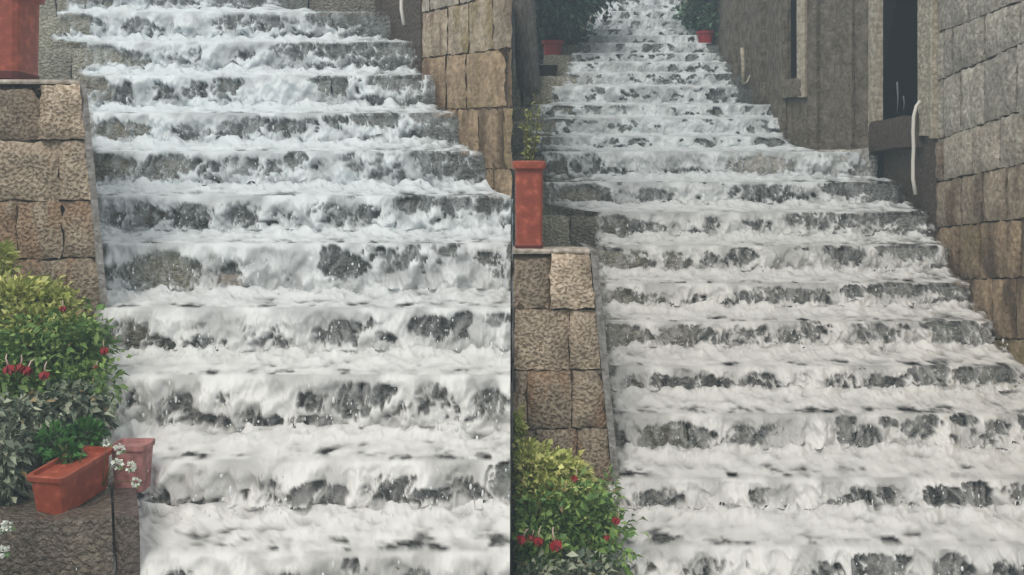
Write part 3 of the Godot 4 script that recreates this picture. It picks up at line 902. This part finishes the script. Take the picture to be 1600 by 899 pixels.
func house():
	var top := 4.8
	# ---- right stairway: the house with doorway and window
	var o := base("stone_house")
	tag(o, "weathered grey-brown house wall with dark doorway and window beside the long stairs", "house")
	var W := func(px): return px
	var a := Vector2(2.507, 5.42); var b := Vector2(2.44, 6.2)
	var at := func(px): 
		var h := hit(1, px, 0, a, b)
		return Vector2(h.x, -h.z)
	var g := Color(0.9, 0.9, 0.9)
	var y_sill: float = Q(1, 0, 180 - 266, 5.85).y
	# doorway
	slab(o, "door_frame", M.pale, at.call(663), at.call(638), Q(1, 0, 212 - 266, 5.5).y, top, 0.3, 0.02)
	slab(o, "frame_bead", M.pale, at.call(665.5), at.call(660), Q(1, 0, 216 - 266, 5.4).y, top, 0.05, 0.04)
	slab(o, "door_jamb", M.pale, at.call(574.5), at.call(562), Q(1, 0, 205 - 266, 6.1).y, top, 0.05, 0.03)
	slab(o, "door_sill", M.sillwet, at.call(640), at.call(563), Q(1, 0, 232 - 266, 5.85).y, y_sill - 0.015, 0.4, 0.03)
	slab(o, "wall_below_door", M.sillwet, at.call(662), at.call(562), -0.9, Q(1, 0, 232 - 266, 5.85).y, 0.3, -0.04)
	slab(o, "wall_below_frame", M.sillwet, at.call(664), at.call(641), -0.5, Q(1, 0, 212 - 266, 5.5).y, 0.3, 0.0)
	# the dark room behind the doorway
	var p0: Vector2 = at.call(641); var p1: Vector2 = at.call(573)
	slab(o, "room_back", M.unlit_inside, p0 + Vector2(0.75, 0.0), p1 + Vector2(0.75, 0.2), -0.6, top, 0.1)
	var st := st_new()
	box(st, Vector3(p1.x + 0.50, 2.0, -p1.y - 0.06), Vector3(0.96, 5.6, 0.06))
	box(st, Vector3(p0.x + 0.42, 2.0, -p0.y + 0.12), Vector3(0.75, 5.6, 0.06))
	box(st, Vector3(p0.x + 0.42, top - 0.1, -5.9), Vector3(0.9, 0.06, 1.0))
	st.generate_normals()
	put("room_side", st.commit(), M.unlit_inside, o)
	for s in [[591, 95, 182, 0.014], [602, 128, 176, 0.012], [585, -20, 30, 0.010], [612, 150, 172, 0.008]]:
		var h := hit(1, s[0], 0, a + Vector2(0.14, 0), b + Vector2(0.14, 0))
		var ya: float = (EYE - s[1]) * -h.z / F
		var yb: float = (EYE - s[2]) * -h.z / F
		st = st_new()
		tube(st, [Vector3(h.x, ya, h.z), Vector3(h.x + 0.006, (ya + yb) / 2, h.z), Vector3(h.x, yb, h.z)], s[3] * 0.6, s[3] * 0.35, 6)
		st.generate_normals()
		put("curtain_strip", st.commit(), M.cloth, o)
	# wall facing the stairs' foot: vertical weathered panels between doorway and window
	var c := Vector2(2.43, 6.24); var d := Vector2(2.09, 6.95)
	var on := func(px):
		var h := hit(1, px, 0, c, d)
		return Vector2(h.x, -h.z)
	var yb2: float = Q(1, 0, 236 - 266, 6.2).y - 0.3
	var cols := [564, 535, 506, 478, 462]
	for k in 4:
		var v: float = [0.62, 0.78, 0.7, 0.85][k]
		slab(o, "wall_panel", M.render, on.call(cols[k] - 0.6), on.call(cols[k + 1] + 0.6), yb2, top, 0.2, [0.0, 0.02, -0.012, 0.012][k], Color(v * 1.03, v, v * 0.95), 0.02)
	slab(o, "window_jamb", M.pale, on.call(462), on.call(449), Q(1, 0, 150 - 266, 6.7).y, top, 0.25, 0.03)
	slab(o, "wall_below_window", M.render, on.call(462), on.call(422), yb2, Q(1, 0, 150 - 266, 6.7).y, 0.2, -0.01, Color(0.6, 0.57, 0.53), 0.02)
	var wn := slab(o, "window_sill", M.render, on.call(456), on.call(424), Q(1, 0, 150 - 266, 6.8).y, Q(1, 0, 121 - 266, 6.8).y, 0.25, 0.03, Color(0.75, 0.73, 0.7))
	slab(o, "window_recess", M.unlit_inside, on.call(466), on.call(392), Q(1, 0, 125 - 266, 6.8).y, top, 0.05, -0.14)
	slab(o, "window_frame", M.render, on.call(429), on.call(423), Q(1, 0, 125 - 266, 6.8).y, top, 0.04, 0.0, Color(0.75, 0.77, 0.75))
	# wall running up beside the upper flight
	var e := Vector2(2.08, 6.96); var f := Vector2(1.99, 8.5)
	var ps := [0.0, 0.13, 0.34, 0.52, 0.78, 1.0]
	for k in 5:
		var v: float = [0.8, 0.62, 0.85, 0.7, 0.78][k]
		var aa := e.lerp(f, ps[k] + 0.004); var bb := e.lerp(f, ps[k + 1] - 0.004)
		slab(o, "wall_panel", M.render, aa, bb, 0.0, top, 0.03 if k == 0 else 0.2, [0.03, -0.02, 0.02, 0.0, 0.03][k], Color(v, v * 0.99, v * 0.95), 0.014)
	slab(o, "rear_wall", M.render, Vector2(1.98, 8.5), Vector2(2.0, 13.5), 0.4, top + 1.5, 0.2, -0.02, Color(0.5, 0.5, 0.48), 0.03)
	# the pale downpipe stub low on that wall
	st = st_new()
	var dp := Q(1, 360, 75 - 266, 7.75); var dq := Q(1, 361, 132 - 266, 7.75)
	tube(st, [dp, (dp + dq) / 2 + Vector3(0.005, 0, 0), dq], 0.017, 0.015, 8)
	tube(st, [Q(1, 372, 118 - 266, 7.75), Q(1, 368, 128 - 266, 7.72), dq], 0.008, 0.010, 6)
	st.generate_normals()
	put("drain_pipe", st.commit(), M.pale, o)
	# block at the right end of the landing
	var bl := base("landing_slab")
	tag(bl, "pale wet stone slab lying on the landing below the house wall", "slab")
	var xs := [[333, 362], [364, 440], [442, 530], [532, 559]]
	for k in 4:
		var q := [Q(1, xs[k][0], [240, 239, 236, 233][k] - 266, 6.12), Q(1, xs[k][1], [239, 236, 233, 231][k] - 266, 6.12), Q(1, xs[k][1], 284 - 266, 6.12), Q(1, xs[k][0], 284 - 266, 6.12)]
		put("stone", stone(q, Vector3.BACK, Vector3(0, 0, -0.5), 0.012, 0.014, Color(0.74, 0.73, 0.68) * [0.95, 1.0, 1.1, 0.8][k], 0.3, Color(0.3, 0.29, 0.27, 0.5)), M.ashlar, bl)
	# the white hose hanging from the sill
	var ho := base("white_hose")
	tag(ho, "white hose hanging down from the sill of the dark doorway", "hose", "white hoses hanging by the walls")
	st = st_new()
	var hp := []
	for p in [[638, 158], [632, 166], [628, 182], [627, 205], [628, 230], [627, 255], [627, 280], [631, 304]]:
		hp.append(Q(1, p[0], p[1] - 266, 5.5))
	tube(st, hp, 0.010, 0.011, 8)
	st.generate_normals()
	put("pipe", st.commit(), M.plastic, ho)
	# ---- left stairway: the same hose and the base of its house
	var h2 := base("white_hose")
	tag(h2, "white hose end dangling over dark steps at the top of the left-hand stairs", "hose", "white hoses hanging by the walls")
	st = st_new()
	hp = []
	for p in [[638, -108], [632, -100], [628, -84], [627, -60], [628, -36], [627, -11], [627, 14], [631, 39]]:
		hp.append(Q(0, p[0], p[1], 5.5))
	tube(st, hp, 0.010, 0.011, 8)
	st.generate_normals()
	put("pipe", st.commit(), M.plastic, h2)
	var lh := base("dark_house_wall")
	tag(lh, "dark wet house wall foot behind the hose, top right of the left-hand stairs", "wall")
	slab(lh, "wall_foot", M.sillwet, Vector2(-0.55, 5.42), Vector2(-0.86, 5.98), -0.6, 1.6, 0.3, 0.0)
	slab(lh, "wall_foot", M.sillwet, Vector2(-0.87, 6.0), Vector2(-1.9, 8.6), 0.2, 2.2, 0.3, 0.0)
	# party wall between the two stairways
	st = st_new()
	box(st, Vector3(-0.03, -0.3, -6.6), Vector3(0.05, 3.8, 2.4))
	st.generate_normals()
	tag(put("party_wall", st.commit(), M.render), "tall grey party wall between the two stairways", "wall")

func upper_left():
	pass

func tree_leaves(w, list, len, wid, c0, c1) -> ArrayMesh:
	var st := st_new()
	for b in list: blob_leaves(st, w, b[0], b[1] - 266, b[2], b[3], b[4], len, wid, c0, c1, 0.3)
	st.generate_normals()
	return st.commit()

func upper_right():
	# tree left of the upper flight
	var t := base("tree", Vector3(0, 0, 0))
	tag(t, "grey-trunked tree with dark green leaves left of the upper steps", "tree")
	var st := st_new()
	var tp := []
	for p in [[31, 168], [28, 140], [24, 105], [22, 60], [20, 20], [20, -60], [26, -160]]: tp.append(Q(1, p[0], p[1] - 266, 7.7))
	tube(st, tp, 0.105, 0.085, 14)
	tube(st, [Q(1, 37, 165 - 266, 7.66), Q(1, 33, 140 - 266, 7.68), Q(1, 29, 105 - 266, 7.68)], 0.05, 0.04, 8)
	tube(st, [Q(1, 22, -20 - 266, 7.7), Q(1, 45, -60 - 266, 8.0), Q(1, 80, -90 - 266, 8.4)], 0.05, 0.025, 8)
	for v in []: pass
	st.generate_normals()
	put("trunk", st.commit(), M.bark, t)
	put("crown", tree_leaves(1, [[80, 5, 8.7, Vector3(0.28, 0.22, 0.35), 1500], [120, -25, 9.0, Vector3(0.3, 0.25, 0.4), 1300], [60, -60, 8.3, Vector3(0.5, 0.3, 0.5), 1500], [55, 30, 8.8, Vector3(0.16, 0.16, 0.25), 600]], 0.075, 0.045, Color(0.02, 0.06, 0.035), Color(0.16, 0.30, 0.19)), M.leaf, t)
	var b := base("dark_shrub")
	tag(b, "dark green shrub over the red flower pot left of the upper steps", "shrub")
	put("foliage", tree_leaves(1, [[70, 48, 9.0, Vector3(0.28, 0.16, 0.2), 1500], [100, 62, 9.3, Vector3(0.12, 0.12, 0.2), 500], [50, 80, 9.2, Vector3(0.14, 0.2, 0.15), 500]], 0.05, 0.03, Color(0.015, 0.04, 0.025), Color(0.09, 0.17, 0.11)), M.leaf, b)
	# pots on the left
	var pr := base("flower_pot", Q(1, 64, 98 - 266, 8.75))
	tag(pr, "red flower pot under the dark shrub left of the upper steps", "flower pot", "pots along the upper steps")
	put("body", vessel([[0.075, 0.075, 0], [0.095, 0.095, 0.19]], 4.0, 20), M.red, pr)
	put("rim", vessel([[0.095, 0.095, 0.165], [0.108, 0.108, 0.17], [0.108, 0.108, 0.2], [0.09, 0.09, 0.2], [0.085, 0.085, 0.18]], 4.0, 20), M.red, pr)
	var pd := base("flower_pot", Q(1, 54, 136 - 266, 8.2))
	tag(pd, "dark brown square pot beside the tree trunk on the left upper steps", "flower pot", "pots along the upper steps")
	put("body", vessel([[0.08, 0.08, 0], [0.09, 0.09, 0.17]], 8.0, 24), M.soil, pd)
	put("rim", vessel([[0.09, 0.09, 0.16], [0.098, 0.098, 0.165], [0.098, 0.098, 0.185], [0.08, 0.08, 0.185], [0.075, 0.075, 0.17]], 8.0, 24), M.soil, pd)
	# terrace wall left of the upper flight, stones stepping up the slope
	var tw := base("terrace_wall")
	tag(tw, "low mossy stone terrace wall under the tree and pots", "wall")
	for s in [[2, 18, 92, 128, 8.0, 0.3], [2, 16, 130, 168, 7.95, 0.24], [18, 46, 146, 170, 7.6, 0.26], [38, 70, 136, 152, 8.14, 0.2], [48, 76, 100, 136, 8.7, 0.18], [74, 96, 92, 116, 8.85, 0.2], [84, 112, 72, 92, 9.2, 0.2], [98, 120, 52, 74, 9.8, 0.2], [108, 130, 30, 54, 10.3, 0.2]]:
		var k: float = s[5]
		var q := [Q(1, s[0], s[2] - 266, s[4]), Q(1, s[1], s[2] - 266, s[4]), Q(1, s[1], s[3] - 266, s[4]), Q(1, s[0], s[3] - 266, s[4])]
		put("stone", stone(q, Vector3.BACK, Vector3(0, -0.02, -0.7), 0.015, 0.014, Color(k, k * 0.97, k * 0.82), 0.3), M.ashlar, tw)
	st = st_new()
	box(st, Vector3(0.1, 0.5, -11.6), Vector3(0.16, 3.6, 3.6))
	box(st, Vector3(0.62, 2.9, -13.3), Vector3(4.2, 6.0, 0.2))
	st.generate_normals()
	tag(put("garden_wall", st.commit(), M.sillwet), "shaded wall behind the shrubs at the head of the long stairs", "wall")
	# shrub and red pot right of the upper flight
	var s2 := base("dark_shrub")
	tag(s2, "dark green shrub overhanging the upper steps on their right", "shrub")
	put("foliage", tree_leaves(1, [[300, 8, 9.4, Vector3(0.22, 0.26, 0.25), 1500], [325, 30, 9.0, Vector3(0.16, 0.2, 0.2), 900], [282, 25, 9.5, Vector3(0.09, 0.14, 0.12), 300], [330, -40, 9.0, Vector3(0.25, 0.3, 0.3), 900]], 0.055, 0.034, Color(0.02, 0.06, 0.035), Color(0.13, 0.26, 0.15)), M.leaf, s2)
	var p2 := base("flower_pot", Q(1, 302, 70 - 266, 8.95))
	tag(p2, "dull red flower pot on the right edge of the upper steps", "flower pot", "pots along the upper steps")
	put("body", vessel([[0.06, 0.06, 0], [0.075, 0.075, 0.12]], 3.0, 18), M.red, p2)
	put("rim", vessel([[0.075, 0.075, 0.1], [0.086, 0.086, 0.104], [0.086, 0.086, 0.125], [0.07, 0.07, 0.125], [0.066, 0.066, 0.11]], 3.0, 18), M.red, p2)

func planters():
	# the stone plinth at the foot of the left stairs, with the planter on it
	var o := base("stone_plinth")
	tag(o, "brown stone block at the bottom left corner, carrying the terracotta planter", "stone block")
	var d := 2.55
	var q := [Q(0, -40, 817, d), Q(0, 172.7, 812, d), Q(0, 172.7, 1080, d), Q(0, -40, 1080, d)]
	put("stone", stone(q, Vector3.BACK, Vector3(-0.19, 0, -0.42), 0.015, 0.018, Color(0.22, 0.185, 0.145), 0.35, Color(0.1, 0.08, 0.06, 0.4), 0.03), M.wet, o)
	q = [Q(0, 173.3, 812, d + 0.003), Q(0, 214, 810, d + 0.003), Q(0, 214, 1080, d + 0.01), Q(0, 173.3, 1080, d + 0.01)]
	put("stone", stone(q, Vector3.BACK, Vector3(-0.19, 0, -0.42), 0.015, 0.018, Color(0.24, 0.195, 0.175), 0.35, Color(0.1, 0.08, 0.06, 0.4), 0.03), M.wet, o)
	# planter: a tapered trough, its long face turned towards the stairs
	var y0 := Q(0, 0, 815, d).y + 0.004
	var pa := Vector3(Q(0, 100, 0, 2.60).x, y0, -2.60)
	var pb := Vector3(Q(0, 178, 0, 2.82).x, y0, -2.82)
	var mid := (pa + pb) / 2
	var dir := (pb - pa).normalized()
	var side := Vector3(dir.z, 0, -dir.x)      # away from the camera
	if side.z > 0: side = -side
	var hl := (pb - pa).length() * 0.5
	var hd := 0.055
	var p := base("planter", mid + side * hd)
	p.rotation.y = atan2(-dir.z, dir.x)
	tag(p, "terracotta trough planter on the stone block, bottom left", "planter")
	var H := 0.118
	put("body", vessel([[hl * 0.93, hd * 0.86, 0], [hl, hd, H - 0.014]], 12.0, 48), M.terra, p)
	put("rim", vessel([[hl, hd, H - 0.018], [hl + 0.007, hd + 0.007, H - 0.016], [hl + 0.008, hd + 0.008, H - 0.002], [hl + 0.005, hd + 0.005, H], [hl - 0.004, hd - 0.004, H], [hl - 0.006, hd - 0.006, H - 0.012]], 12.0, 48), M.terra, p)
	put("soil", vessel([[hl - 0.008, hd - 0.008, H - 0.03], [hl - 0.01, hd - 0.01, H - 0.014]], 12.0, 24), M.soil, p)
	p.rotation.z = 0.10
	var pk := base("planter", Q(0, 207, 764, 2.86))
	tag(pk, "faded pinkish planter half in the water behind the white flowers", "planter")
	put("body", vessel([[0.044, 0.04, 0], [0.052, 0.046, 0.13]], 8.0, 28), M.pink, pk)
	put("rim", vessel([[0.052, 0.046, 0.128], [0.057, 0.051, 0.13], [0.057, 0.051, 0.145], [0.05, 0.044, 0.145], [0.046, 0.04, 0.135]], 8.0, 28), M.pink, pk)
	# green plant in the planter
	var g := base("planter_plant", mid + side * hd + Vector3(0, H, 0))
	tag(g, "bright green leafy plant growing in the terracotta trough", "plant")
	var st := st_new()
	for b in [[100, 712, 2.76, Vector3(0.045, 0.03, 0.03), 160, 0.03], [135, 680, 2.86, Vector3(0.05, 0.045, 0.03), 240, 0.026], [85, 690, 2.8, Vector3(0.05, 0.05, 0.04), 160, 0.024]]:
		var c := Q(0, b[0], b[1], b[2]) - g.position
		for k in b[4]:
			var v := Vector3(rng.randfn(), rng.randfn(), rng.randfn()).normalized()
			var kk := rng.randf_range(0.5, 1.25)
			leaf(st, c + v * b[3] * pow(rng.randf(), 0.4), (v + Vector3(0, 0.3, 0.2)).normalized(), b[5], b[5] * 0.6, Color(0.07 * kk, 0.20 * kk, 0.045 * kk, 1))
	st.generate_normals()
	tag(put("foliage", st.commit(), M.leaf, g), "", "", "", "stuff")
	st = st_new()
	for k in 6: tube(st, [Vector3(rng.randf_range(-0.04, 0.04), -0.02, 0), Vector3(rng.randf_range(-0.06, 0.06), 0.04, -0.02)], 0.002, 0.001, 5)
	st.generate_normals()
	put("stem", st.commit(), M.stem, g)
	# a tan stone that shows through the water on both stairways
	for w in 2:
		var tq := [Q(w, 340, 428, 3.885), Q(w, 382, 430, 3.885), Q(w, 380, 466, 3.885), Q(w, 342, 466, 3.885)]
		tag(put("tan_stone", stone(tq, Vector3.BACK, Vector3(0, 0, -0.05), 0.01, 0.008, Color(0.62, 0.47, 0.36), 0.2), M.wet), "small tan stone showing through the water on the %s stairs" % ["left-hand", "right-hand"][w], "stone", "tan stones in the steps")
	white_sprig(0, [[166, 693, 2.7, 1.0], [186, 702, 2.68, 1.25], [183, 726, 2.66, 1.3], [204, 730, 2.66, 1.2], [212, 754, 2.66, 1.1]], Q(0, 160, 760, 2.72), "sprig of small white flowers hanging beside the terracotta trough")
	white_sprig(0, [[12, 822, 2.5, 1.3], [3, 826, 2.5, 1.1], [5, 862, 2.48, 1.3]], Q(0, -30, 860, 2.52), "small white flowers at the bottom left corner, in front of the stone block")
